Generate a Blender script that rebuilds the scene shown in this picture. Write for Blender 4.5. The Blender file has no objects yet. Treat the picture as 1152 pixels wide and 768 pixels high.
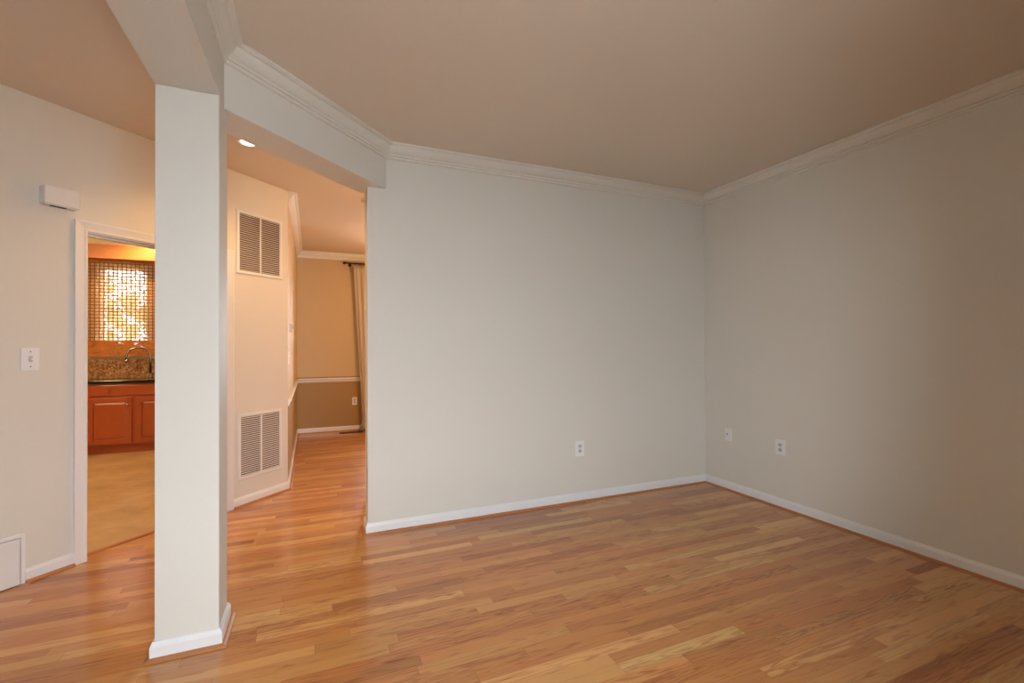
import bpy, bmesh, math, random
from mathutils import Vector, Matrix
random.seed(7)
S = bpy.context.scene
COL = S.collection
R2 = math.sqrt(2)

# ------------------------------------------------------------------ camera
F_PX, TH, CY, RO, CAM_H, PI_ = 526.66, math.radians(23.2056), 385.035, -0.003745, 1.32, 0.0065
cam_d = bpy.data.cameras.new('camera'); cam = bpy.data.objects.new('camera', cam_d); COL.objects.link(cam)
cam_d.sensor_fit = 'HORIZONTAL'; cam_d.sensor_width = 36; cam_d.lens = 36 * F_PX / 1152
cam_d.shift_y = (CY - 384) / 1152
fwd0 = Vector((math.sin(TH), math.cos(TH), 0)); rt0 = Vector((math.cos(TH), -math.sin(TH), 0)); up0 = Vector((0, 0, 1))
fwd = fwd0 * math.cos(PI_) + up0 * math.sin(PI_); up = up0 * math.cos(PI_) - fwd0 * math.sin(PI_)
R_ = rt0 * math.cos(RO) + up * math.sin(RO); U_ = up * math.cos(RO) - rt0 * math.sin(RO)
m = Matrix((R_, U_, -fwd)).transposed().to_4x4(); m.translation = (0, 0, CAM_H)
cam.matrix_world = m
cam_d.clip_start = 0.02
S.camera = cam

# ------------------------------------------------------------------ light and exposure
S.view_settings.view_transform = 'Standard'; S.view_settings.look = 'None'
S.view_settings.gamma = 1; S.view_settings.use_curve_mapping = False
S.view_settings.exposure = 0.0
SKY = 27.5
w = bpy.data.worlds.new('sky'); S.world = w; w.use_nodes = True
nt = w.node_tree; nt.nodes.clear()
bg = nt.nodes.new('ShaderNodeBackground'); out = nt.nodes.new('ShaderNodeOutputWorld')
bg.inputs[0].default_value = (0.85, 0.925, 1.0, 1); bg.inputs[1].default_value = SKY
nt.links.new(bg.outputs[0], out.inputs[0])

def lamp(name, kind, loc, power, color, size=0.1, rot=None, spot=None, size_y=None, portal=False, spread=None):
    d = bpy.data.lights.new(name, kind); d.color = color; d.energy = power
    if kind == 'AREA':
        d.shape = 'RECTANGLE' if size_y else 'DISK'; d.size = size
        if size_y: d.size_y = size_y
        if portal: d.cycles.is_portal = True
        if spread: d.spread = spread
    elif kind == 'SPOT':
        d.spot_size = spot; d.spot_blend = 0.6; d.shadow_soft_size = size
    else: d.shadow_soft_size = size
    o = bpy.data.objects.new(name, d); COL.objects.link(o); o.location = loc
    if rot: o.rotation_euler = rot
    return o
WARM = (1.0, 0.56, 0.24)
# windows behind the camera: x0, x1, z0, z1 in the rear wall (y = -1.45)
REAR_Y = -0.75
REAR_WIN = [(-0.15, 0.85, 0.35, 2.30)]
FOYER_WIN = []
for (a, b, c, d) in REAR_WIN + FOYER_WIN:
    lamp('daylight_portal', 'AREA', ((a+b)/2, REAR_Y-0.1, (c+d)/2), 1, (1, 1, 1), b-a, (math.radians(90), 0, 0), size_y=d-c, portal=True)
# dining room window and kitchen window
OUT_Y = 7.739
DIN_WIN = (0.95, 1.75, 0.85, 2.30)
KIT_Y = 7.80
KIT_WIN = (-2.57, -2.02, 1.22, 2.40)
lamp('daylight_portal', 'AREA', (1.35, OUT_Y+0.2, 1.575), 1, (1, 1, 1), .8, (math.radians(-90), 0, 0), size_y=1.45, portal=True)
lamp('hall_lamp', 'POINT', (1.3, 4.1, 2.45), 34, WARM, 0.12)
lamp('dining_lamp', 'POINT', (1.6, 6.2, 1.95), 42, WARM, 0.2)
lamp('foyer_lamp', 'POINT', (-1.3, 1.0, 2.45), 1.0, WARM, 0.12)
lamp('kitchen_lamp', 'POINT', (-3.0, 5.4, 2.4), 80, (1.0, 0.70, 0.42), 0.15)
lamp('sink_lamp', 'SPOT', (-1.94, 7.10, 2.72), 48, WARM, 0.05, (math.radians(12), 0, 0), spot=math.radians(150))

# ------------------------------------------------------------------ helpers
class MB:
    def __init__(s): s.bm = bmesh.new()
    def box(s, a, b, M=None):
        x0, y0, z0 = a; x1, y1, z1 = b
        co = [(x0,y0,z0),(x1,y0,z0),(x1,y1,z0),(x0,y1,z0),(x0,y0,z1),(x1,y0,z1),(x1,y1,z1),(x0,y1,z1)]
        v = [s.bm.verts.new((M @ Vector(c)) if M else c) for c in co]
        for f in ((3,2,1,0),(4,5,6,7),(0,1,5,4),(1,2,6,5),(2,3,7,6),(3,0,4,7)): s.bm.faces.new([v[i] for i in f])
        return s
    def cyl(s, c, r, h, axis='z', n=24, r2=None):
        r2 = r if r2 is None else r2
        ax = {'z': (0,1,2), 'y': (0,2,1), 'x': (1,2,0)}[axis]
        rings = []
        for k, rr in ((0, r), (1, r2)):
            ring = []
            for i in range(n):
                t = 2*math.pi*i/n; p = [0,0,0]
                p[ax[0]] = c[ax[0]] + rr*math.cos(t); p[ax[1]] = c[ax[1]] + rr*math.sin(t); p[ax[2]] = c[ax[2]] + k*h
                ring.append(s.bm.verts.new(p))
            rings.append(ring)
        for i in range(n): s.bm.faces.new([rings[0][i], rings[0][(i+1)%n], rings[1][(i+1)%n], rings[1][i]])
        s.bm.faces.new(rings[0][::-1]); s.bm.faces.new(rings[1])
        return s
    def tube(s, pts, r, n=12):
        pts = [Vector(p) for p in pts]; rings = []
        rs = r if isinstance(r, (list, tuple)) else [r]*len(pts)
        prev = None
        for i, p in enumerate(pts):
            t = (pts[min(i+1, len(pts)-1)] - pts[max(i-1, 0)]).normalized()
            if prev is None:
                a = Vector((0,0,1)) if abs(t.z) < 0.9 else Vector((0,1,0)); u = t.cross(a).normalized()
            else: u = (prev - t*prev.dot(t)).normalized()
            prev = u; v = t.cross(u)
            rings.append([s.bm.verts.new(p + (u*math.cos(2*math.pi*k/n) + v*math.sin(2*math.pi*k/n))*rs[i]) for k in range(n)])
        for a, b in zip(rings, rings[1:]):
            for k in range(n): s.bm.faces.new([a[k], a[(k+1)%n], b[(k+1)%n], b[k]])
        s.bm.faces.new(rings[0][::-1]); s.bm.faces.new(rings[-1])
        return s
    def prism(s, poly, z0, z1):
        a = [s.bm.verts.new((x, y, z0)) for x, y in poly]; b = [s.bm.verts.new((x, y, z1)) for x, y in poly]
        n = len(poly)
        s.bm.faces.new(a[::-1]); s.bm.faces.new(b)
        for i in range(n): s.bm.faces.new([a[i], a[(i+1)%n], b[(i+1)%n], b[i]])
        return s
    def sphere(s, c, r, sz=1.0, sub=2):
        res = bmesh.ops.create_icosphere(s.bm, subdivisions=sub, radius=r)
        for v in res['verts']: v.co = Vector((v.co.x, v.co.y, v.co.z*sz)) + Vector(c)
        return s
    def build(s, name, mat, parent=None, bevel=0, smooth=False, seg=2):
        bmesh.ops.recalc_face_normals(s.bm, faces=s.bm.faces[:])
        me = bpy.data.meshes.new(name); s.bm.to_mesh(me); s.bm.free()
        o = bpy.data.objects.new(name, me); COL.objects.link(o)
        me.materials.append(mat)
        if smooth:
            for p in me.polygons: p.use_smooth = True
        if parent: o.parent = parent
        if bevel:
            b = o.modifiers.new('bevel', 'BEVEL'); b.width = bevel; b.segments = seg; b.limit_method = 'ANGLE'
        return o

def thing(name, label, cat, loc=(0,0,0), rz=0, group=None):
    o = bpy.data.objects.new(name, None); COL.objects.link(o)
    o.location = loc; o.rotation_euler = (0, 0, rz); o.empty_display_size = 0.05
    o['label'] = label; o['category'] = cat
    if group: o['group'] = group
    return o
def tag(o, label, cat, group=None):
    o['label'] = label; o['category'] = cat
    if group: o['group'] = group
    return o
def struct(o, label=None):
    o['kind'] = 'structure'
    if label: o['label'] = label
    return o
def dup(root, loc, rz, label, group=None):
    r = root.copy(); COL.objects.link(r); r.location = loc; r.rotation_euler = (0, 0, rz); r['label'] = label
    if group: r['group'] = group
    for ch in list(root.children):
        c = ch.copy(); COL.objects.link(c); c.parent = r
        for g in ch.children:
            d = g.copy(); COL.objects.link(d); d.parent = c
    return r

def sweep(profile, path, mapf, closed=False):
    """profile: closed polygon of (out, h); path: 2D points, out is to the right of travel; one MB per segment with mitred ends"""
    n = len(path); P = [Vector(p) for p in path]
    def off(i):
        if closed: a, b, c = P[(i-1) % n], P[i], P[(i+1) % n]
        else: a, b, c = (P[i-1] if i > 0 else None), P[i], (P[i+1] if i < n-1 else None)
        ns = []
        if a is not None: d = (b-a).normalized(); ns.append(Vector((d.y, -d.x)))
        if c is not None: d = (c-b).normalized(); ns.append(Vector((d.y, -d.x)))
        if len(ns) == 1: return ns[0]
        s = ns[0] + ns[1]; return s / (s.dot(ns[0]))
    res = []
    segs = n if closed else n-1
    for i in range(segs):
        j = (i+1) % n; mb = MB(); oa, ob = off(i), off(j)
        A = [mb.bm.verts.new(mapf(*(P[i] + oa*o_), h)) for o_, h in profile]
        B = [mb.bm.verts.new(mapf(*(P[j] + ob*o_), h)) for o_, h in profile]
        k = len(profile)
        for q in range(k): mb.bm.faces.new([A[q], A[(q+1)%k], B[(q+1)%k], B[q]])
        mb.bm.faces.new(A[::-1]); mb.bm.faces.new(B)
        res.append(mb)
    return res

# ------------------------------------------------------------------ materials
def mat(name, color, rough=0.5, metal=0.0, spec=0.5, noise=0.0, nscale=30, bump=0.0, coat=0, trans=0):
    m = bpy.data.materials.new(name); m.use_nodes = True; t = m.node_tree
    b = t.nodes['Principled BSDF']
    b.inputs['Base Color'].default_value = (*color, 1); b.inputs['Roughness'].default_value = rough
    b.inputs['Metallic'].default_value = metal; b.inputs['Specular IOR Level'].default_value = spec
    b.inputs['Coat Weight'].default_value = coat
    tc = t.nodes.new('ShaderNodeTexCoord'); nz = t.nodes.new('ShaderNodeTexNoise'); nz.inputs['Scale'].default_value = nscale
    nz.inputs['Detail'].default_value = 4
    t.links.new(tc.outputs['Object'], nz.inputs['Vector'])
    if noise:
        mx = t.nodes.new('ShaderNodeMix'); mx.data_type = 'RGBA'
        mx.inputs[6].default_value = tuple(c*(1-noise) for c in color) + (1,)
        mx.inputs[7].default_value = tuple(min(1, c*(1+noise)) for c in color) + (1,)
        t.links.new(nz.outputs['Fac'], mx.inputs[0]); t.links.new(mx.outputs[2], b.inputs['Base Color'])
    if bump:
        bp = t.nodes.new('ShaderNodeBump'); bp.inputs['Strength'].default_value = bump; bp.inputs['Distance'].default_value = 0.002
        t.links.new(nz.outputs['Fac'], bp.inputs['Height']); t.links.new(bp.outputs[0], b.inputs['Normal'])
    return m

def wood_floor():
    m = bpy.data.materials.new('oak_strip_floor'); m.use_nodes = True; t = m.node_tree; N = t.nodes; L = t.links
    b = N['Principled BSDF']
    def math_(op, a, c=None, d=None):
        n = N.new('ShaderNodeMath'); n.operation = op
        for i, v in enumerate((a, c, d)):
            if v is None: continue
            if isinstance(v, (int, float)): n.inputs[i].default_value = v
            else: L.new(v, n.inputs[i])
        return n.outputs[0]
    geo = N.new('ShaderNodeNewGeometry'); sp = N.new('ShaderNodeSeparateXYZ'); L.new(geo.outputs['Position'], sp.inputs[0])
    x, y = sp.outputs[0], sp.outputs[1]
    PW = 0.0635
    yr = math_('DIVIDE', math_('ADD', y, 10.0), PW); row = math_('FLOOR', yr); fy = math_('FRACT', yr)
    W = math_('ADD', math_('MULTIPLY', x, 1.25), math_('MULTIPLY', row, 37.73))
    v = N.new('ShaderNodeTexVoronoi'); v.voronoi_dimensions = '1D'; v.inputs['Scale'].default_value = 1; v.inputs['Randomness'].default_value = 0.95
    L.new(W, v.inputs['W'])
    ve = N.new('ShaderNodeTexVoronoi'); ve.voronoi_dimensions = '1D'; ve.feature = 'DISTANCE_TO_EDGE'; ve.inputs['Scale'].default_value = 1; ve.inputs['Randomness'].default_value = 0.95
    L.new(W, ve.inputs['W'])
    sc = N.new('ShaderNodeSeparateColor'); L.new(v.outputs['Color'], sc.inputs[0])
    rnd, rnd2, rnd3 = sc.outputs[0], sc.outputs[1], sc.outputs[2]
    ramp = N.new('ShaderNodeValToRGB'); L.new(rnd, ramp.inputs[0])
    cr = ramp.color_ramp; cr.interpolation = 'LINEAR'
    cols = [(0.0, (0.42, 0.165, 0.055)), (0.12, (0.56, 0.255, 0.092)), (0.4, (0.63, 0.310, 0.118)), (0.65, (0.68, 0.360, 0.142)), (0.85, (0.74, 0.43, 0.185)), (1.0, (0.80, 0.52, 0.25))]
    while len(cr.elements) < len(cols): cr.elements.new(0.5)
    for e, (p, c) in zip(cr.elements, cols): e.position = p; e.color = (c[0]*.96, c[1]*.89, c[2]*.74, 1)
    # redder / yellower boards
    hue = N.new('ShaderNodeMix'); hue.data_type = 'RGBA'; hue.blend_type = 'MULTIPLY'
    rr = N.new('ShaderNodeValToRGB'); rr.color_ramp.elements[0].color = (1.02, 0.93, 0.86, 1); rr.color_ramp.elements[1].color = (0.98, 1.04, 1.0, 1)
    L.new(rnd2, rr.inputs[0]); hue.inputs[0].default_value = 1; L.new(ramp.outputs[0], hue.inputs[6]); L.new(rr.outputs[0], hue.inputs[7])
    # grain: noise stretched along the board, shifted per board
    cv = N.new('ShaderNodeCombineXYZ'); L.new(math_('ADD', math_('MULTIPLY', x, 1.6), math_('MULTIPLY', rnd, 60)), cv.inputs[0])
    L.new(math_('MULTIPLY', y, 26.0), cv.inputs[1]); L.new(math_('MULTIPLY', rnd3, 40), cv.inputs[2])
    n1 = N.new('ShaderNodeTexNoise'); n1.inputs['Scale'].default_value = 1.0; n1.inputs['Detail'].default_value = 3; n1.inputs['Distortion'].default_value = 0.8
    L.new(cv.outputs[0], n1.inputs['Vector'])
    rings = math_('SINE', math_('MULTIPLY', n1.outputs['Fac'], 44.0))
    rings = math_('POWER', math_('MULTIPLY_ADD', rings, 0.5, 0.5), 2.2)
    cv2 = N.new('ShaderNodeCombineXYZ'); L.new(math_('MULTIPLY', x, 12.0), cv2.inputs[0]); L.new(math_('MULTIPLY', y, 420.0), cv2.inputs[1]); L.new(row, cv2.inputs[2])
    n2 = N.new('ShaderNodeTexNoise'); n2.inputs['Scale'].default_value = 1; n2.inputs['Detail'].default_value = 2; L.new(cv2.outputs[0], n2.inputs['Vector'])
    amt = math_('MULTIPLY', math_('POWER', rnd3, 1.3), 0.60)
    g = math_('ADD', math_('MULTIPLY', rings, amt), math_('MULTIPLY', n2.outputs['Fac'], 0.30))
    # dark mineral streaks at board ends
    cv3 = N.new('ShaderNodeCombineXYZ'); L.new(math_('ADD', math_('MULTIPLY', x, 5.0), math_('MULTIPLY', rnd2, 50)), cv3.inputs[0]); L.new(math_('MULTIPLY', y, 38.0), cv3.inputs[1]); L.new(row, cv3.inputs[2])
    n3 = N.new('ShaderNodeTexNoise'); n3.inputs['Scale'].default_value = 1; n3.inputs['Detail'].default_value = 2; L.new(cv3.outputs[0], n3.inputs['Vector'])
    st = N.new('ShaderNodeMapRange'); st.inputs[1].default_value = 0.58; st.inputs[2].default_value = 0.76; L.new(n3.outputs['Fac'], st.inputs[0])
    dark = N.new('ShaderNodeMix'); dark.data_type = 'RGBA'; dark.blend_type = 'MULTIPLY'
    L.new(math_('ADD', g, math_('MULTIPLY', st.outputs[0], 0.60)), dark.inputs[0]); L.new(hue.outputs[2], dark.inputs[6]); dark.inputs[7].default_value = (0.44, 0.23, 0.14, 1)
    # seams
    e1 = math_('MINIMUM', fy, math_('SUBTRACT', 1.0, fy))
    s1 = math_('LESS_THAN', e1, 0.012); s2 = math_('LESS_THAN', ve.outputs['Distance'], 0.0016)
    seam = math_('MAXIMUM', s1, s2)
    sm = N.new('ShaderNodeMix'); sm.data_type = 'RGBA'; sm.blend_type = 'MULTIPLY'
    L.new(math_('MULTIPLY', seam, 0.35), sm.inputs[0]); L.new(dark.outputs[2], sm.inputs[6]); sm.inputs[7].default_value = (0.25, 0.13, 0.08, 1)
    L.new(sm.outputs[2], b.inputs['Base Color'])
    b.inputs['Roughness'].default_value = 0.30; b.inputs['Specular IOR Level'].default_value = 0.5
    b.inputs['Coat Weight'].default_value = 0.35; b.inputs['Coat Roughness'].default_value = 0.10
    bp = N.new('ShaderNodeBump'); bp.inputs['Strength'].default_value = 0.12; bp.inputs['Distance'].default_value = 0.001
    nb = N.new('ShaderNodeTexNoise'); nb.inputs['Scale'].default_value = 9; L.new(geo.outputs['Position'], nb.inputs['Vector'])
    L.new(math_('SUBTRACT', nb.outputs['Fac'], seam), bp.inputs['Height']); L.new(bp.outputs[0], b.inputs['Normal']); L.new(bp.outputs[0], b.inputs['Coat Normal'])
    return m

WALL = mat('cream_wall_paint', (0.735, 0.708, 0.635), 0.55, spec=0.3, noise=0.012, nscale=60, bump=0.15)
CEIL = mat('ceiling_paint', (0.72, 0.63, 0.515), 0.8, spec=0.2, noise=0.012, nscale=40, bump=0.1)
TRIM = mat('white_trim_paint', (0.83, 0.83, 0.82), 0.35, noise=0.01)
CROWN = mat('cream_crown_paint', (0.76, 0.73, 0.65), 0.45, noise=0.01)
TAN = mat('tan_lower_wall_paint', (0.42, 0.27, 0.115), 0.55, spec=0.3, noise=0.015, nscale=60)
DIN = mat('straw_dining_wall_paint', (0.64, 0.49, 0.29), 0.55, spec=0.3, noise=0.015, nscale=60)
KWALL = mat('kitchen_wall_paint', (0.66, 0.54, 0.32), 0.55, spec=0.3, noise=0.015, nscale=60)
SHOE = mat('oak_shoe_stain', (0.44, 0.175, 0.06), 0.35, noise=0.18, nscale=14)
FLOOR = wood_floor()
PLATE = mat('white_plastic', (0.85, 0.85, 0.85), 0.3)
SLOT = mat('dark_slot', (0.05, 0.045, 0.04), 0.6)
GRAYP = mat('grey_plastic', (0.54, 0.54, 0.54), 0.4)
METW = mat('white_enamel_metal', (0.80, 0.79, 0.77), 0.35, noise=0.01)
VENT_SHADE = mat('dark_vent_shade', (0.15, 0.105, 0.08), 0.8, noise=0.1)  # flat sheet painted dark for the shade in the louvre gaps
IRON = mat('bronze_metal', (0.03, 0.022, 0.018), 0.4, metal=0.6)
CHROME = mat('brushed_steel', (0.42, 0.36, 0.31), 0.22, metal=1.0)
CHERRY = mat('cherry_cabinet_wood', (0.40, 0.085, 0.020), 0.32, noise=0.14, nscale=9, coat=0.2)
VALW = mat('honey_woven_valance', (0.52, 0.20, 0.055), 0.5, noise=0.2, nscale=16)
BLACK = mat('black_stone_worktop', (0.012, 0.011, 0.012), 0.12, noise=0.3, nscale=200)
BLACKP = mat('black_appliance_enamel', (0.015, 0.015, 0.015), 0.25)

def curtain_mat():
    m = bpy.data.materials.new('sheer_curtain_cloth'); m.use_nodes = True; t = m.node_tree; t.nodes.clear()
    o = t.nodes.new('ShaderNodeOutputMaterial'); d = t.nodes.new('ShaderNodeBsdfDiffuse'); tr = t.nodes.new('ShaderNodeBsdfTranslucent')
    mx = t.nodes.new('ShaderNodeMixShader'); mx.inputs[0].default_value = 0.35
    d.inputs[0].default_value = (0.80, 0.72, 0.60, 1); tr.inputs[0].default_value = (0.85, 0.76, 0.62, 1)
    wv = t.nodes.new('ShaderNodeTexNoise'); wv.inputs['Scale'].default_value = 400; bp = t.nodes.new('ShaderNodeBump'); bp.inputs['Strength'].default_value = 0.1
    t.links.new(wv.outputs['Fac'], bp.inputs['Height']); t.links.new(bp.outputs[0], d.inputs['Normal'])
    t.links.new(d.outputs[0], mx.inputs[1]); t.links.new(tr.outputs[0], mx.inputs[2]); t.links.new(mx.outputs[0], o.inputs[0])
    return m
def shade_mat(name='woven_bamboo_cloth', lo=-.08, hi=.42, sc=(22, 1, 120), dc=(0.66, 0.42, 0.20), tcol=(0.62, 0.46, 0.26), tw=.35):
    m = bpy.data.materials.new(name); m.use_nodes = True; t = m.node_tree; t.nodes.clear()
    o = t.nodes.new('ShaderNodeOutputMaterial'); d = t.nodes.new('ShaderNodeBsdfDiffuse'); tr = t.nodes.new('ShaderNodeBsdfTranslucent'); tp = t.nodes.new('ShaderNodeBsdfTransparent')
    m1 = t.nodes.new('ShaderNodeMixShader'); m1.inputs[0].default_value = tw; m2 = t.nodes.new('ShaderNodeMixShader')
    d.inputs[0].default_value = (*dc, 1); tr.inputs[0].default_value = (*tcol, 1)
    tc = t.nodes.new('ShaderNodeTexCoord'); mp = t.nodes.new('ShaderNodeMapping'); mp.inputs['Scale'].default_value = sc
    nz = t.nodes.new('ShaderNodeTexNoise'); nz.inputs['Scale'].default_value = 1
    mr = t.nodes.new('ShaderNodeMapRange'); mr.inputs[1].default_value = 0.35; mr.inputs[2].default_value = 0.65; mr.inputs[3].default_value = lo; mr.inputs[4].default_value = hi
    t.links.new(tc.outputs['Object'], mp.inputs[0]); t.links.new(mp.outputs[0], nz.inputs['Vector']); t.links.new(nz.outputs['Fac'], mr.inputs[0])
    t.links.new(d.outputs[0], m1.inputs[1]); t.links.new(tr.outputs[0], m1.inputs[2])
    t.links.new(mr.outputs[0], m2.inputs[0]); t.links.new(m1.outputs[0], m2.inputs[1]); t.links.new(tp.outputs[0], m2.inputs[2]); t.links.new(m2.outputs[0], o.inputs[0])
    return m
def glass_mat():
    m = bpy.data.materials.new('window_glass'); m.use_nodes = True; t = m.node_tree; t.nodes.clear()
    o = t.nodes.new('ShaderNodeOutputMaterial'); tp = t.nodes.new('ShaderNodeBsdfTransparent'); g = t.nodes.new('ShaderNodeBsdfGlossy')
    g.inputs['Roughness'].default_value = 0.02; f = t.nodes.new('ShaderNodeFresnel'); f.inputs[0].default_value = 1.3; mx = t.nodes.new('ShaderNodeMixShader')
    t.links.new(f.outputs[0], mx.inputs[0]); t.links.new(tp.outputs[0], mx.inputs[1]); t.links.new(g.outputs[0], mx.inputs[2]); t.links.new(mx.outputs[0], o.inputs[0])
    return m
def speck_mat(name, stops, scale, rough):
    m = bpy.data.materials.new(name); m.use_nodes = True; t = m.node_tree; b = t.nodes['Principled BSDF']
    tc = t.nodes.new('ShaderNodeTexCoord'); v = t.nodes.new('ShaderNodeTexNoise'); v.inputs['Scale'].default_value = scale; v.inputs['Detail'].default_value = 5; v.inputs['Roughness'].default_value = 0.7
    r = t.nodes.new('ShaderNodeValToRGB')
    while len(r.color_ramp.elements) < len(stops): r.color_ramp.elements.new(0.5)
    for e, (p, c) in zip(r.color_ramp.elements, stops): e.position = p; e.color = (*c, 1)
    t.links.new(tc.outputs['Object'], v.inputs['Vector']); t.links.new(v.outputs['Fac'], r.inputs[0]); t.links.new(r.outputs[0], b.inputs['Base Color'])
    b.inputs['Roughness'].default_value = rough
    return m
CURT = curtain_mat(); SHADE = shade_mat(); HEM = shade_mat('dense_bamboo_cloth', -.45, .45, (11, 1, 26), (0.55, 0.22, 0.06), (0.5, 0.2, 0.06), .12); GLASS = glass_mat()
GRANITE = speck_mat('brown_granite', [(0.3, (0.05, 0.02, 0.01)), (0.45, (0.30, 0.14, 0.05)), (0.55, (0.42, 0.24, 0.10)), (0.7, (0.65, 0.45, 0.25))], 38, 0.25)
KFLOOR = speck_mat('tan_stone_vinyl', [(0.3, (0.42, 0.28, 0.13)), (0.5, (0.56, 0.40, 0.20)), (0.7, (0.68, 0.52, 0.29))], 2.6, 0.35)
BOUNCE_GROUND = mat('pale_bounce_ground', (0.54, 0.54, 0.54), 0.9, noise=0.4, nscale=8)  # unseen ground, pale neutral tone chosen to bounce daylight up indoors
LEAF = mat('leaf_green', (0.16, 0.30, 0.06), 0.7, noise=0.4, nscale=3)
BARK = mat('tree_bark', (0.12, 0.08, 0.05), 0.9, noise=0.3)
def emit_mat(name, col, s):
    m = bpy.data.materials.new(name); m.use_nodes = True; b = m.node_tree.nodes['Principled BSDF']
    b.inputs['Base Color'].default_value = (1, 1, 1, 1); b.inputs['Emission Color'].default_value = (*col, 1); b.inputs['Emission Strength'].default_value = s
    return m
BULB = emit_mat('lit_bulb_lens', (1.0, 0.86, 0.62), 9)

# ------------------------------------------------------------------ room shell
C = 2.7566
XL, XR, YB = -2.6, 3.491, 3.422
DC = 4.99                              # diagonal wall face: y - x = DC
XV = -0.20                             # dining left wall face
YV = XV + DC
TW = 0.115
TB = 0.16
XW = 0.363                             # free end of the back wall
def dg(s, d=0, z=0):                   # s along the diagonal wall, d into it
    return Vector((s/R2 - d/R2, s/R2 + d/R2 + DC, z))
MD = Matrix.Translation((0, DC, 0)) @ Matrix.Rotation(math.radians(45), 4, 'Z')

# floors
kc = DC + 0.085*R2
mb = MB(); mb.prism([(XL-.2, REAR_Y-.2), (XR+.2, REAR_Y-.2), (XR+.2, OUT_Y+.2), (XV-.06, OUT_Y+.2), (XV-.06, XV-.06+kc), (XL-.2, XL-.2+kc)], -0.05, 0)
struct(mb.build('floor', FLOOR), 'honey-toned oak strip floor')
mb = MB(); mb.prism([(XL-.2, XL-.2+kc), (XV-.06, XV-.06+kc), (XV-.06, OUT_Y+.2), (-4.7, OUT_Y+.2), (-4.7, XL-.2+kc)], -0.05, 0)
struct(mb.build('floor_kitchen', KFLOOR), 'tan mottled kitchen floor')
mb = MB(); mb.box((-4.7, REAR_Y-.2, C), (XR+.2, OUT_Y+.2, C+.08)); struct(mb.build('ceiling', CEIL))

# main walls
mb = MB(); mb.box((XW, YB, 0), (XR, YB+TB, C)); struct(mb.build('wall_back', WALL))
mb = MB(); mb.box((XR, REAR_Y-.12, 0), (XR+.12, OUT_Y+.12, C)); struct(mb.build('wall_right', WALL))
def wall_with_holes(name, m, x0, x1, y0, y1, holes, z1=C):
    mb = MB(); x = x0
    for (a, b, c, d) in sorted(holes):
        mb.box((x, y0, 0), (a, y1, z1)); mb.box((a, y0, 0), (b, y1, c)); mb.box((a, y0, d), (b, y1, z1)); x = b
    mb.box((x, y0, 0), (x1, y1, z1))
    return struct(mb.build(name, m))
wall_with_holes('wall_front', WALL, XL-.12, XR, REAR_Y-.12, REAR_Y, REAR_WIN + FOYER_WIN)
mb = MB(); mb.box((XL-.12, REAR_Y, 0), (XL, XL+DC, C)); struct(mb.build('wall_left', WALL))
# diagonal wall with the kitchen doorway
DS0, DS1, DZ = -1.812, -0.90, 2.033
SA, SB = XL*R2, XV*R2
mb = MB()
mb.box((SA, 0, 0), (DS0, TW, C), MD); mb.box((DS1, 0, 0), (SB, TW, C), MD); mb.box((DS0, 0, DZ), (DS1, TW, C), MD)
struct(mb.build('wall_diagonal', WALL))
# dining room
RAIL = 0.80
DLP = [(XV, YV), (XV, OUT_Y), (XV-TW, OUT_Y), (XV-TW, YV+.05), (XV-.081, YV+.081)]
mb = MB(); mb.prism(DLP, 0, RAIL); struct(mb.build('wall_dining_left_lower', TAN), 'tan wall below the chair rail')
mb = MB(); mb.prism(DLP, RAIL, C); struct(mb.build('wall_dining_left', DIN))
a, b, c, d = DIN_WIN
mb = MB(); mb.box((XV-TW, OUT_Y, 0), (XR, OUT_Y+.12, c)); struct(mb.build('wall_dining_far_lower', TAN), 'tan wall below the chair rail')
mb = MB(); mb.box((XV-TW, OUT_Y, c), (a, OUT_Y+.12, C)); mb.box((b, OUT_Y, c), (XR, OUT_Y+.12, C)); mb.box((a, OUT_Y, d), (b, OUT_Y+.12, C))
struct(mb.build('wall_dining_far', DIN))
XS = 0.54
mb = MB(); mb.box((XS, YV-TW, 0), (XR, YV, C)); struct(mb.build('wall_dining_near', DIN))
# kitchen
wall_with_holes('wall_kitchen_far', KWALL, -4.6, XV-TW, KIT_Y, KIT_Y+.12, [KIT_WIN])
mb = MB(); mb.box((-4.7, XL+DC-.1, 0), (-4.6, KIT_Y+.12, C)); struct(mb.build('wall_kitchen_left', KWALL))
mb = MB(); mb.box((-4.6, XL+DC-.1, 0), (XL, XL+DC, C)); struct(mb.build('wall_kitchen_near', KWALL))
mb = MB(); mb.box((-4.6, 7.45, 2.615), (XV-TW, KIT_Y, C)); struct(mb.build('wall_kitchen_bulkhead', KWALL))

# header beam and column
CX0, CX1, CY0, CY1 = -0.611, -0.376, 2.422, 2.64
ZB = 2.440
KX, KY = CX1, 2.553
WB = 0.228
k2 = WB*R2
ye = YB + TB
mb = MB()
mb.prism([(CX0, REAR_Y), (CX1, REAR_Y), (KX, KY), (YB-(KY-KX), YB), (XW, YB), (XW, ye), (ye-(KY-KX)-k2, ye), (CX0+0.0, CX0+(KY-KX)+k2)], ZB, C)
struct(mb.build('wall_header', WALL), 'painted dropped header on the column')
mb = MB(); mb.prism([(CX0, CY0), (CX1, CY0), (CX1, CY1), (CX0, CY1)], 0, ZB)
struct(mb.build('wall_column', WALL, bevel=0.003), 'square painted column')

mb = MB(); mb.prism([(CX0, REAR_Y), (CX1, REAR_Y), (CX1, -0.35), (CX0, -0.35)], 0, ZB)
struct(mb.build('wall_light_block', WALL))  # unseen stub, added to block window light heading for the foyer
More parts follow.
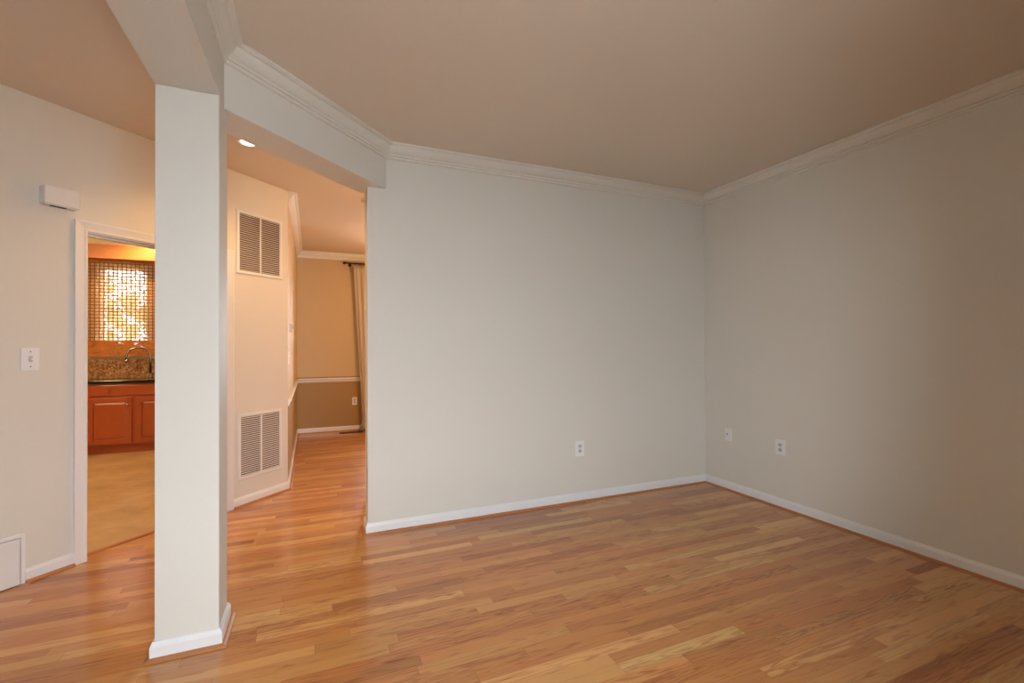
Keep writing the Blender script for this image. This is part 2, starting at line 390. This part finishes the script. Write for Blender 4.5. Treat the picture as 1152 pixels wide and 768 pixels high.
# profiles (out, z)
BP = [(0, 0), (.014, 0), (.014, .060), (.012, .068), (.008, .076), (.0065, .083), (0, .083)]
BP = [(o, z*.93) for o, z in BP]
SP = [(.0138, 0), (.034, 0), (.0335, .004), (.031, .008), (.027, .011), (.021, .0135), (.0138, .0145)]
d_, p_ = .100, .080
def crown(z, p=p_, d=d_):
    q = [(0, -d), (.007, -d), (.012, -d+.003), (.013, -d+.010), (.008, -d+.014), (.008, -d+.018), (.018, -d+.020), (.021, -d+.026), (.018, -d+.031), (.014, -d+.033), (.014, -d+.036), (.026, -d+.042), (.037, -d+.052), (.046, -d+.064), (.052, -d+.078), (.053, -d+.083), (.067, -d+.083), (.074, -d+.087), (.080, -d+.090), (.080, 0), (0, 0)]
    return [(o*p/.08, z + h*d/.1) for o, h in q]
fid = lambda x, y, h: (x, y, h)
cnt = {'t': 0}
def trim(name, prof, path, m=TRIM, label=None, closed=False, names=None, mapf=fid):
    for i, mb in enumerate(sweep(prof, path, mapf, closed)):
        if names: nm = names[i]
        else: cnt['t'] += 1; nm = 'trim_%d' % cnt['t']
        struct(mb.build(nm, m), label)
kx2, ky2 = YB-(KY-KX), YB
trim('crown', crown(C), [(CX1, REAR_Y), (KX, KY), (kx2, ky2), (XR, YB), (XR, REAR_Y)], m=CROWN, label='white crown moulding')
trim('crown', crown(C), [(XR, YV), (XS, YV), (XS, YV-.05)], label='white dining crown moulding')
trim('crown', crown(C), [(XV, YV), (XV, OUT_Y), (XR, OUT_Y), (XR, YV)], label='white dining crown moulding')
# baseboards and shoe
def base(path, names, closed=False):
    trim('b', BP, path, names=names, closed=closed, label='white baseboard')
    trim('s', SP, path, m=SHOE, closed=closed, label='stained oak shoe moulding')
base([(XW, YB+TB), (XW, YB), (XR, YB), (XR, REAR_Y)], ['baseboard_back_end', 'baseboard_back', 'baseboard_right'])
base([(CX0, CY1), (CX0, CY0), (CX1, CY0), (CX1, CY1)], ['baseboard_column_left', 'baseboard_column_front', 'baseboard_column_right', 'baseboard_column_rear'], closed=True)
def dgp(s): v = dg(s); return (v.x, v.y)
PN0, PN1 = -2.62, -2.098
trim('b', BP, [dgp(PN1), dgp(DS0-.066)], names=['baseboard_diagonal_left'])
trim('s', SP, [dgp(PN1), dgp(DS0-.066)], m=SHOE)
trim('b', BP, [dgp(SA), dgp(PN0)], names=['baseboard_diagonal_far_left'])
base([dgp(DS1+.066), dgp(SB), (XV, OUT_Y), (XR, OUT_Y)], ['baseboard_diagonal_right', 'baseboard_dining_left', 'baseboard_dining_far'])
# chair rail
CR = [(0, RAIL-.032), (.010, RAIL-.032), (.014, RAIL-.02), (.012, RAIL-.012), (.022, RAIL+.004), (.030, RAIL+.012), (.030, RAIL+.022), (.022, RAIL+.028), (0, RAIL+.030)]
trim('c', CR, [(XV, YV+.01), (XV, OUT_Y), (DIN_WIN[0]-.07, OUT_Y)], label='white chair rail')

# kitchen doorway: door_1 = casing, jamb, threshold
dr = bpy.data.objects.new('door_1', None); COL.objects.link(dr); struct(dr, 'white cased doorway into the kitchen')
CP = [(0, 0), (0, .012), (.006, .016), (.014, .016), (.018, .013), (.046, .017), (.056, .019), (.066, .019), (.066, 0)]
mapd = lambda s, z, h: MD @ Vector((s, -h, z))
def casing(parent, prof, path, mapf, name='casing'):
    for mb in sweep([(-o, h) for o, h in prof], path, mapf): mb.build(name, TRIM, parent)
casing(dr, CP, [(DS0, 0), (DS0, DZ), (DS1, DZ), (DS1, 0)], mapd)
mb = MB()
mb.box((DS0, -.002, 0), (DS0+.004, TW+.012, DZ), MD); mb.box((DS1-.004, -.002, 0), (DS1, TW+.012, DZ), MD); mb.box((DS0, -.002, DZ-.004), (DS1, TW+.012, DZ), MD)
mb.box((DS0+.004, .04, 0), (DS0+.016, .08, DZ-.004), MD); mb.box((DS1-.016, .04, 0), (DS1-.004, .08, DZ-.004), MD); mb.box((DS0+.004, .04, DZ-.016), (DS1-.004, .08, DZ-.004), MD)
mb.build('jamb', TRIM, dr)
mb = MB(); mb.box((DS0+.004, .070, -.01), (DS1-.004, .105, .008), MD); o = mb.build('threshold', SHOE, dr, bevel=.003); o['label'] = 'dark stained wooden threshold strip'

# windows
def window(name, x0, x1, z0, z1, yin, yout, inward, cols=2, label=None):
    """double-hung window units set in the opening, inward = -1 when the room is on the -y side"""
    e = bpy.data.objects.new(name, None); COL.objects.link(e); struct(e, label)
    ym = (yin + yout)/2
    fr = MB(); t = .045
    fr.box((x0, ym-.04, z0), (x0+t, ym+.04, z1)); fr.box((x1-t, ym-.04, z0), (x1, ym+.04, z1)); fr.box((x0, ym-.04, z0), (x1, ym+.04, z0+t)); fr.box((x0, ym-.04, z1-t), (x1, ym+.04, z1))
    wd = (x1-x0)/cols; zm = (z0+z1)/2
    for i in range(1, cols): fr.box((x0+wd*i-.04, ym-.04, z0+t), (x0+wd*i+.04, ym+.04, z1-t))
    fr.box((x0+t, ym-.02, zm-.02), (x1-t, ym+.02, zm+.02))
    fr.build('window_frame', TRIM, e)
    g = MB(); g.box((x0+t, ym-.003, z0+t), (x1-t, ym+.003, z1-t)); g.build('pane', GLASS, e)
    sgn = inward
    cs = MB()
    y0_, y1_ = sorted((yin, yin + sgn*.018))
    cs.box((x0-.07, y0_, z0), (x0, y1_, z1+.07)); cs.box((x1, y0_, z0), (x1+.07, y1_, z1+.07)); cs.box((x0, y0_, z1), (x1, y1_, z1+.07))
    cs.build('casing', TRIM, e)
    sl = MB(); y0_, y1_ = sorted((ym, yin + sgn*.05)); sl.box((x0-.09, y0_, z0-.03), (x1+.09, y1_, z0)); sl.build('window_sill', TRIM, e, bevel=.004)
    return e
for i, (a, b, c, d) in enumerate(REAR_WIN): window('window_%d' % (i+1), a, b, c, d, REAR_Y, REAR_Y-.12, 1, 2)
for i, (a, b, c, d) in enumerate(FOYER_WIN): window('window_%d' % (i+2), a, b, c, d, REAR_Y, REAR_Y-.12, 1, 1)
window('window_2', *DIN_WIN, OUT_Y, OUT_Y+.12, -1, 2)
window('window_3', *KIT_WIN, KIT_Y, KIT_Y+.12, -1, 1, 'kitchen window behind the woven shade')

# ------------------------------------------------------------------ outside
mb = MB(); mb.box((-30, -30, -.35), (30, 30, -.3)); struct(mb.build('ground', BOUNCE_GROUND), 'unseen ground outside, made pale to bounce daylight in')
def tree(x, y, h, r, label):
    t = thing('tree', label, 'tree', (x, y, -.3))
    MB().tube([(0, 0, 0), (.05, 0, h*.35), (0, .05, h*.7)], [.16, .12, .06]).build('trunk', BARK, t, smooth=True)
    lf = MB(); rd = random.Random(int(x*10))
    for k in range(150):
        a = rd.uniform(0, 6.28); q = r*rd.random()**.5; z = h*.3 + rd.random()*h*.7
        q *= math.sin(math.pi*min(1, max(.12, (z-h*.25)/(h*.8))))
        lf.sphere((q*math.cos(a), q*math.sin(a), z), rd.uniform(.07, .2), .7, 1)
    lf.build('foliage', LEAF, t)
tree(-4.9, 13.5, 3.6, 1.5, 'leafy green tree outside, seen through the woven kitchen shade')

# ------------------------------------------------------------------ vents on the diagonal wall
def louvre_vent(name, label, s0, s1, z0, z1):
    t = thing(name, label, 'vent', dg((s0+s1)/2, 0, z0), math.radians(45), 'large white return air grilles')
    w_, h_ = (s1-s0), (z1-z0); x = w_/2; f = .028
    fr = MB()
    prof = [(0, .001), (0, .006), (.005, .011), (.024, .011), (.028, .005), (.028, .001)]
    for mbx in sweep(prof, [(-x, 0), (-x, h_), (x, h_), (x, 0)], lambda a, b, h: (a, -h, b), closed=True):
        mbx.bm.faces.ensure_lookup_table()
        me = bpy.data.meshes.new('tmp'); mbx.bm.to_mesh(me); mbx.bm.free(); fr.bm.from_mesh(me); bpy.data.meshes.remove(me)
    fr.build('frame', METW, t)
    MB().box((-.006, -.010, f-.002), (.006, -.001, h_-f+.002)).build('mullion', METW, t)
    MB().box((-x+.02, -.0022, .02), (x-.02, -.0006, h_-.02)).build('backing', VENT_SHADE, t)
    lv = MB(); n = int((h_-2*f)/.0165); st = (h_-2*f)/n
    for (xa, xb) in ((-x+f-.002, -.006), (.006, x-f+.002)):
        for k in range(n):
            z = f + st*(k+.5)
            vs = [(-.0095, z-.0030), (-.0090, z-.0038), (-.0040, z+.0012), (-.0045, z+.0020)]
            A = [lv.bm.verts.new((xa, yy, zz)) for yy, zz in vs]; B = [lv.bm.verts.new((xb, yy, zz)) for yy, zz in vs]
            for q in range(4): lv.bm.faces.new([A[q], A[(q+1) % 4], B[(q+1) % 4], B[q]])
            lv.bm.faces.new(A[::-1]); lv.bm.faces.new(B)
    lv.build('louvres', METW, t)
    for sx in (-1, 1):
        for zz in (.014, h_-.014): MB().cyl((sx*(x-.03), -.0125, zz), .004, .002, 'y', 10).build('screw', METW, t)
    return t
louvre_vent('return_air_vent', 'white louvred return vent high on the hall wall beside the column', -.803, -.350, 1.925, 2.456)
louvre_vent('return_air_vent', 'white louvred return vent low on the hall wall above the baseboard', -.790, -.350, .215, .760)

# ------------------------------------------------------------------ door chime
t = thing('door_chime', 'white box door chime on the wall beside the kitchen doorway', 'chime', dg(-1.957, 0, 2.145), math.radians(45))
hw = .082
body = MB(); body.prism([(-hw, 0), (-hw, -.057), (-hw+.002, -.060), (hw-.002, -.060), (hw, -.057), (hw, 0)], .006, .106)
body.build('cover', PLATE, t, bevel=.002)
MB().box((-hw+.006, -.046, .0), (hw-.006, 0, .008)).build('base_plate', METW, t)
MB().box((-.045, -.042, -.002), (.028, -.018, .0005)).build('sound_slot', SLOT, t)

# ------------------------------------------------------------------ switch and outlets
def plate(t, w_=.072, h_=.116):
    m = MB(); m.prism([(-w_/2, 0), (-w_/2, -.003), (-w_/2+.004, -.006), (w_/2-.004, -.006), (w_/2, -.003), (w_/2, 0)], -h_/2, h_/2)
    return m.build('cover_plate', PLATE, t, bevel=.0025)
def duplex(name, label, loc, rz, w_=.075, h_=.122, group=None):
    t = thing(name, label, 'outlet', loc, rz, group); plate(t, w_, h_)
    for sz in (-1, 1):
        m = MB(); zc = sz*.0205; r = .0172
        pts = []
        for k in range(24):
            a = 2*math.pi*k/24; pts.append((max(-.0145, min(.0145, r*math.cos(a)*1.05)), zc + max(-.0135, min(.0135, r*math.sin(a)))))
        A = [m.bm.verts.new((x, -.0055, z)) for x, z in pts]; B = [m.bm.verts.new((x, -.0085, z)) for x, z in pts]
        m.bm.faces.new(A); m.bm.faces.new(B[::-1])
        for k in range(24): m.bm.faces.new([A[k], A[(k+1) % 24], B[(k+1) % 24], B[k]])
        s = m.build('socket', GRAYP, t); s['label'] = 'grey socket face'
        q = MB(); q.box((-.0075, -.0092, zc-.002), (-.0050, -.0084, zc+.007)); q.box((.0050, -.0092, zc-.002), (.0075, -.0084, zc+.006)); q.cyl((0, -.0092, zc-.0075), .0025, .0008, 'y', 10)
        q.build('slots', SLOT, s)
    MB().cyl((0, -.0072, 0), .0032, .0015, 'y', 12).build('screw', CHROME, t)
    return t
duplex('wall_outlet', 'white duplex outlet on the back wall above the baseboard', (2.086, YB, .448), 0, .086, .132)
duplex('wall_outlet', 'white duplex outlet on the right wall, right of the smaller phone jack', (XR, 2.632, .488), -math.pi/2, .088, .122)
duplex('wall_outlet', 'white duplex outlet in the dining room below the chair rail', (.625, OUT_Y, .458), 0)
t = thing('phone_jack', 'small white jack plate on the right wall nearest the room corner', 'jack', (XR, 3.146, .502), -math.pi/2)
plate(t, .072, .112)
MB().box((-.020, -.0078, -.034), (.020, -.0055, .034)).build('insert', PLATE, t, bevel=.001)
MB().box((-.016, -.0092, -.004), (-.004, -.0076, .010)).build('port', SLOT, t)
MB().cyl((0, -.0072, .045), .003, .0015, 'y', 10).build('screw', CHROME, t)
t = thing('light_switch', 'white toggle light switch on the wall left of the kitchen doorway', 'switch', dg(-2.076, 0, 1.253), math.radians(45))
plate(t, .084, .128)
MB().box((-.009, -.0072, -.017), (.009, -.0055, .017)).build('toggle_slot', GRAYP, t)
mb = MB(); mb.box((-.0045, -.019, -.004), (.0045, -.005, .006)); mb.build('toggle', PLATE, t, bevel=.001)
for zz in (-.042, .042): MB().cyl((0, -.0072, zz), .003, .0015, 'y', 10).build('screw', CHROME, t)
# dining left wall: thermostat and a switch
t = thing('thermostat', 'small grey thermostat on the dining room side wall above the switch', 'thermostat', (XV, 5.12, 1.50), math.pi/2)
MB().box((-.055, -.010, -.045), (.055, 0, .045)).build('wall_plate', PLATE, t, bevel=.003)
MB().box((-.048, -.032, -.040), (.048, -.010, .040)).build('housing', GRAYP, t, bevel=.004)
MB().box((-.030, -.034, -.012), (.030, -.0315, .026)).build('display', SLOT, t)
t = thing('light_switch', 'white switch plate on the dining room side wall under the thermostat', 'switch', (XV, 4.90, 1.21), math.pi/2)
plate(t); MB().box((-.0045, -.017, -.004), (.0045, -.005, .006)).build('toggle', PLATE, t)

# low framed panel at the left edge
t = thing('wall_panel', 'white framed panel low on the wall at the far left edge', 'panel', dg((PN0+PN1)/2, 0, 0), math.radians(45))
hw = (PN1-PN0)/2
fr = MB(); fr.box((-hw, -.014, 0), (-hw+.018, 0, .285)); fr.box((hw-.018, -.014, 0), (hw, 0, .285)); fr.box((-hw+.018, -.014, .262), (hw-.018, 0, .285)); fr.build('frame', TRIM, t, bevel=.003)
MB().box((-hw+.019, -.022, .004), (hw-.024, -.001, .258)).build('panel', METW, t, bevel=.004)

# recessed light
t = thing('recessed_light', 'lit round recessed light in the hall ceiling beside the header', 'light', (-.405, 3.75, C))
mb = MB()
for r0, r1, z0, z1 in ((.078, .064, -.001, -.006), (.064, .046, -.006, -.002)):
    n = 40
    A = [mb.bm.verts.new((r0*math.cos(6.2832*k/n), r0*math.sin(6.2832*k/n), z0)) for k in range(n)]; B = [mb.bm.verts.new((r1*math.cos(6.2832*k/n), r1*math.sin(6.2832*k/n), z1)) for k in range(n)]
    for k in range(n): mb.bm.faces.new([A[k], A[(k+1) % n], B[(k+1) % n], B[k]])
mb.build('trim_ring', PLATE, t, smooth=True)
MB().cyl((0, 0, -.006), .047, .004, 'z', 32).build('lens', BULB, t)
l = lamp('recessed_lamp', 'SPOT', (-.40, 3.765, C-.03), 32, WARM, .06, (0, 0, 0), spot=math.radians(140))

dup(t, (-1.94, 7.10, C), 0, 'round recessed light in the kitchen ceiling in front of the sink window')

# ------------------------------------------------------------------ dining: curtain, rod, floor register
t = rod = thing('curtain_rod', 'dark metal curtain rod above the dining room window', 'rod', (0, OUT_Y-.09, 2.585))
MB().tube([(.50, 0, .018), (2.15, 0, .018)], .010).build('pole', IRON, t, smooth=True)
for xx in (.47, 2.18): MB().sphere((xx, 0, .018), .024, 1).cyl((xx+(.012 if xx < 1 else -.03), 0, .018), .013, .02, 'x', 12).build('finial', IRON, t, smooth=True)
for xx in (.555, 2.05): MB().box((xx-.008, 0, -.012), (xx+.008, .084, .012)).cyl((xx, .082, 0), .025, .008, 'y', 16).build('bracket', IRON, t)
def curtain(x0, x1, flip, label):
    mb = MB(); nx, nz = 70, 30; z0, z1 = .012, 2.572
    rows = []
    for j in range(nz+1):
        v = j/nz; z = z1 + (z0-z1)*v; row = []
        for i in range(nx+1):
            u = i/nx
            amp = .016*(.55+.6*v); y = amp*math.sin(u*2*math.pi*6 + .5*math.sin(v*3)) + .01*math.sin(u*9+v*7)
            sh = (.14*v - (.06*max(0, v-.95)/.05))*(1-u)*flip
            x = x0 + (x1-x0)*u*(1-.05*v) + sh
            row.append(mb.bm.verts.new((x, y - .06*max(0, v-.95)/.05, z)))
        rows.append(row)
    for a, b in zip(rows, rows[1:]):
        for i in range(nx): mb.bm.faces.new([a[i], a[i+1], b[i+1], b[i]])
    o = mb.build('curtain', CURT, smooth=True); o.location = (0, OUT_Y-.09, 0)
    s = o.modifiers.new('thickness', 'SOLIDIFY'); s.thickness = .002
    tag(o, label, 'curtain')
curtain(.605, 1.05, 1, 'cream sheer curtain hanging from the rod in the dining room')
for k in range(6):
    xx = .62 + k*.08
    MB().tube([(xx, .021*math.cos(a*math.pi/8), .018-.006+.021*math.sin(a*math.pi/8)) for a in range(17)], .003, 6).build('ring', IRON, rod)
t = thing('floor_register', 'dark floor register beside the curtain in the dining room', 'vent', (.56, 7.56, 0))
fr = MB(); fr.box((-.17, -.06, 0), (.17, -.05, .005)); fr.box((-.17, .05, 0), (.17, .06, .005)); fr.box((-.17, -.05, 0), (-.155, .05, .005)); fr.box((.155, -.05, 0), (.17, .05, .005)); fr.build('frame', IRON, t)
sl = MB()
for k in range(18): x = -.148 + k*.0174; sl.box((x-.003, -.05, .0005), (x+.003, .05, .004))
sl.build('grille', IRON, t)
MB().box((-.155, -.05, .0002), (.155, .05, .0012)).build('backing', SLOT, t)

# ------------------------------------------------------------------ kitchen
KX0, KX1 = -2.515, -1.555
CF = 7.25
def raised_door(t, x0, x1, z0, z1, knob_x, knob_z, name='door'):
    mb = MB(); y = CF; s = .055
    mb.box((x0, y-.019, z0), (x0+s, y, z1)); mb.box((x1-s, y-.019, z0), (x1, y, z1)); mb.box((x0+s, y-.019, z0), (x1-s, y, z0+s)); mb.box((x0+s, y-.019, z1-s), (x1-s, y, z1))
    mb.box((x0+s, y-.008, z0+s), (x1-s, y, z1-s))
    g = .022; a0, a1, b0, b1 = x0+s+.006, x1-s-.006, z0+s+.006, z1-s-.006
    A = [(a0, y-.008, b0), (a1, y-.008, b0), (a1, y-.008, b1), (a0, y-.008, b1)]; B = [(a0+g, y-.017, b0+g), (a1-g, y-.017, b0+g), (a1-g, y-.017, b1-g), (a0+g, y-.017, b1-g)]
    A = [mb.bm.verts.new(p) for p in A]; B = [mb.bm.verts.new(p) for p in B]
    for k in range(4): mb.bm.faces.new([A[k], A[(k+1) % 4], B[(k+1) % 4], B[k]])
    mb.bm.faces.new(B)
    d = mb.build(name, CHERRY, t, bevel=.002)
    k = MB(); k.cyl((knob_x, y-.032, knob_z), .006, .014, 'y', 12); k.sphere((knob_x, y-.036, knob_z), .014)
    kk = k.build('knob', CHROME, d, smooth=True); kk['label'] = 'brushed metal knob'
t = thing('sink_cabinet', 'reddish cherry base cabinet with raised panel doors under the black worktop', 'cabinet')
mb = MB(); mb.box((KX0, CF, .11), (KX1, 7.79, .868)); mb.box((KX0, CF+.055, 0), (KX1, 7.79, .11)); mb.build('body', CHERRY, t)
xm = (KX0+KX1)/2
raised_door(t, KX0+.022, xm-.022, .125, .695, xm-.06, .605)
raised_door(t, xm+.022, KX1-.022, .125, .695, xm+.06, .605)
mb = MB(); mb.box((KX0+.022, CF-.019, .720), (KX1-.022, CF, .850)); d = mb.build('drawer_front', CHERRY, t, bevel=.004)
k = MB(); k.cyl((-2.286, CF-.032, .785), .006, .014, 'y', 12); k.sphere((-2.286, CF-.036, .785), .014); k.build('knob', CHROME, d, smooth=True)
t = thing('dishwasher', 'black dishwasher edge left of the cherry cabinet', 'dishwasher')
mb = MB(); mb.box((KX0-.60, CF, .09), (KX0-.004, 7.79, .868)); mb.box((KX0-.60, CF+.05, 0), (KX0-.004, 7.79, .09)); mb.build('body', BLACKP, t)
mb = MB(); mb.box((KX0-.597, CF-.025, .10), (KX0-.007, CF, .74)); mb.build('door', BLACKP, t, bevel=.004)
mb = MB(); mb.box((KX0-.597, CF-.025, .745), (KX0-.007, CF, .862)); mb.build('control_panel', BLACKP, t, bevel=.004)
MB().tube([(KX0-.5, CF-.055, .70), (KX0-.1, CF-.055, .70)], .009).build('handle', CHROME, t, smooth=True)
mb = MB(); mb.box((KX0-.61, CF-.045, .870), (KX1+.02, KIT_Y-.022, .908)); tag(mb.build('worktop', BLACK, bevel=.004), 'polished black stone worktop on the cherry cabinet', 'worktop')
mb = MB(); mb.box((KX0-.61, KIT_Y-.02, .909), (KX1+.02, KIT_Y-.001, 1.16)); tag(mb.build('backsplash', GRANITE), 'mottled brown granite backsplash behind the faucet', 'backsplash')
# faucet
t = thing('faucet', 'tall gooseneck metal faucet standing on the black worktop', 'faucet', (-1.965, 7.62, .908))
pts = [(0, 0, .03), (0, 0, .28)]
for k in range(1, 17):
    a = math.pi*k/16; pts.append((-.125 + .125*math.cos(a), -.0 - .03*(1-math.cos(a))/2, .28 + .125*math.sin(a)))
pts.append((-.252, -.031, .235))
MB().tube(pts, .0135, 14).build('spout', CHROME, t, smooth=True)
MB().tube([(-.252, -.031, .245), (-.254, -.032, .205)], [.0135, .016], 14).build('nozzle', CHROME, t, smooth=True)
MB().cyl((0, 0, 0), .028, .012, 'z', 24).cyl((0, 0, .012), .021, .05, 'z', 24, .016).build('base', CHROME, t, smooth=False)
MB().tube([(0, 0, .04), (.06, -.01, .075)], [.009, .006], 10).build('handle', CHROME, t, smooth=True)
# valance board and woven shade
SX0, SX1 = -2.70, -1.89
mb = MB(); mb.box((-2.85, 7.43, 2.435), (-1.70, 7.449, 2.613))
for sx in (-2.85, -1.719): mb.box((sx, 7.449, 2.435), (sx+.019, 7.70, 2.614))
tag(mb.build('window_valance', VALW, bevel=.003), 'honey wood valance board above the kitchen window shade', 'valance')
t = thing('woven_shade', 'woven bamboo shade let down over the kitchen window', 'shade', (0, KIT_Y-.065, 0))
MB().box((SX0, -.02, 2.43), (SX1, .02, 2.50)).build('headrail', VALW, t)
MB().box((SX0, -.0015, 1.39), (SX1, .0015, 2.43)).build('woven_panel', SHADE, t)
rd = random.Random(3)
rz_ = MB(); z = 1.395
while z < 2.43:
    rz_.box((SX0, -.006, z), (SX1, -.0015, z+.011)); z += .0425
DK = mat('dark_reed', (0.20, 0.075, 0.02), 0.6, noise=0.3, nscale=25)
rz_.build('reeds', DK, t)
cz = MB(); x = SX0+.012
while x < SX1:
    cz.box((x, -.009, 1.39), (x+.009, -.006, 2.43)); x += .0475
cz.build('cords', DK, t)
hm = MB()
for k in range(2):
    hm.box((SX0, -.016+.008*k, 1.195+.02*k), (SX1, -.014+.008*k, 1.40+.004*k))
hm.build('folded_hem', HEM, t)
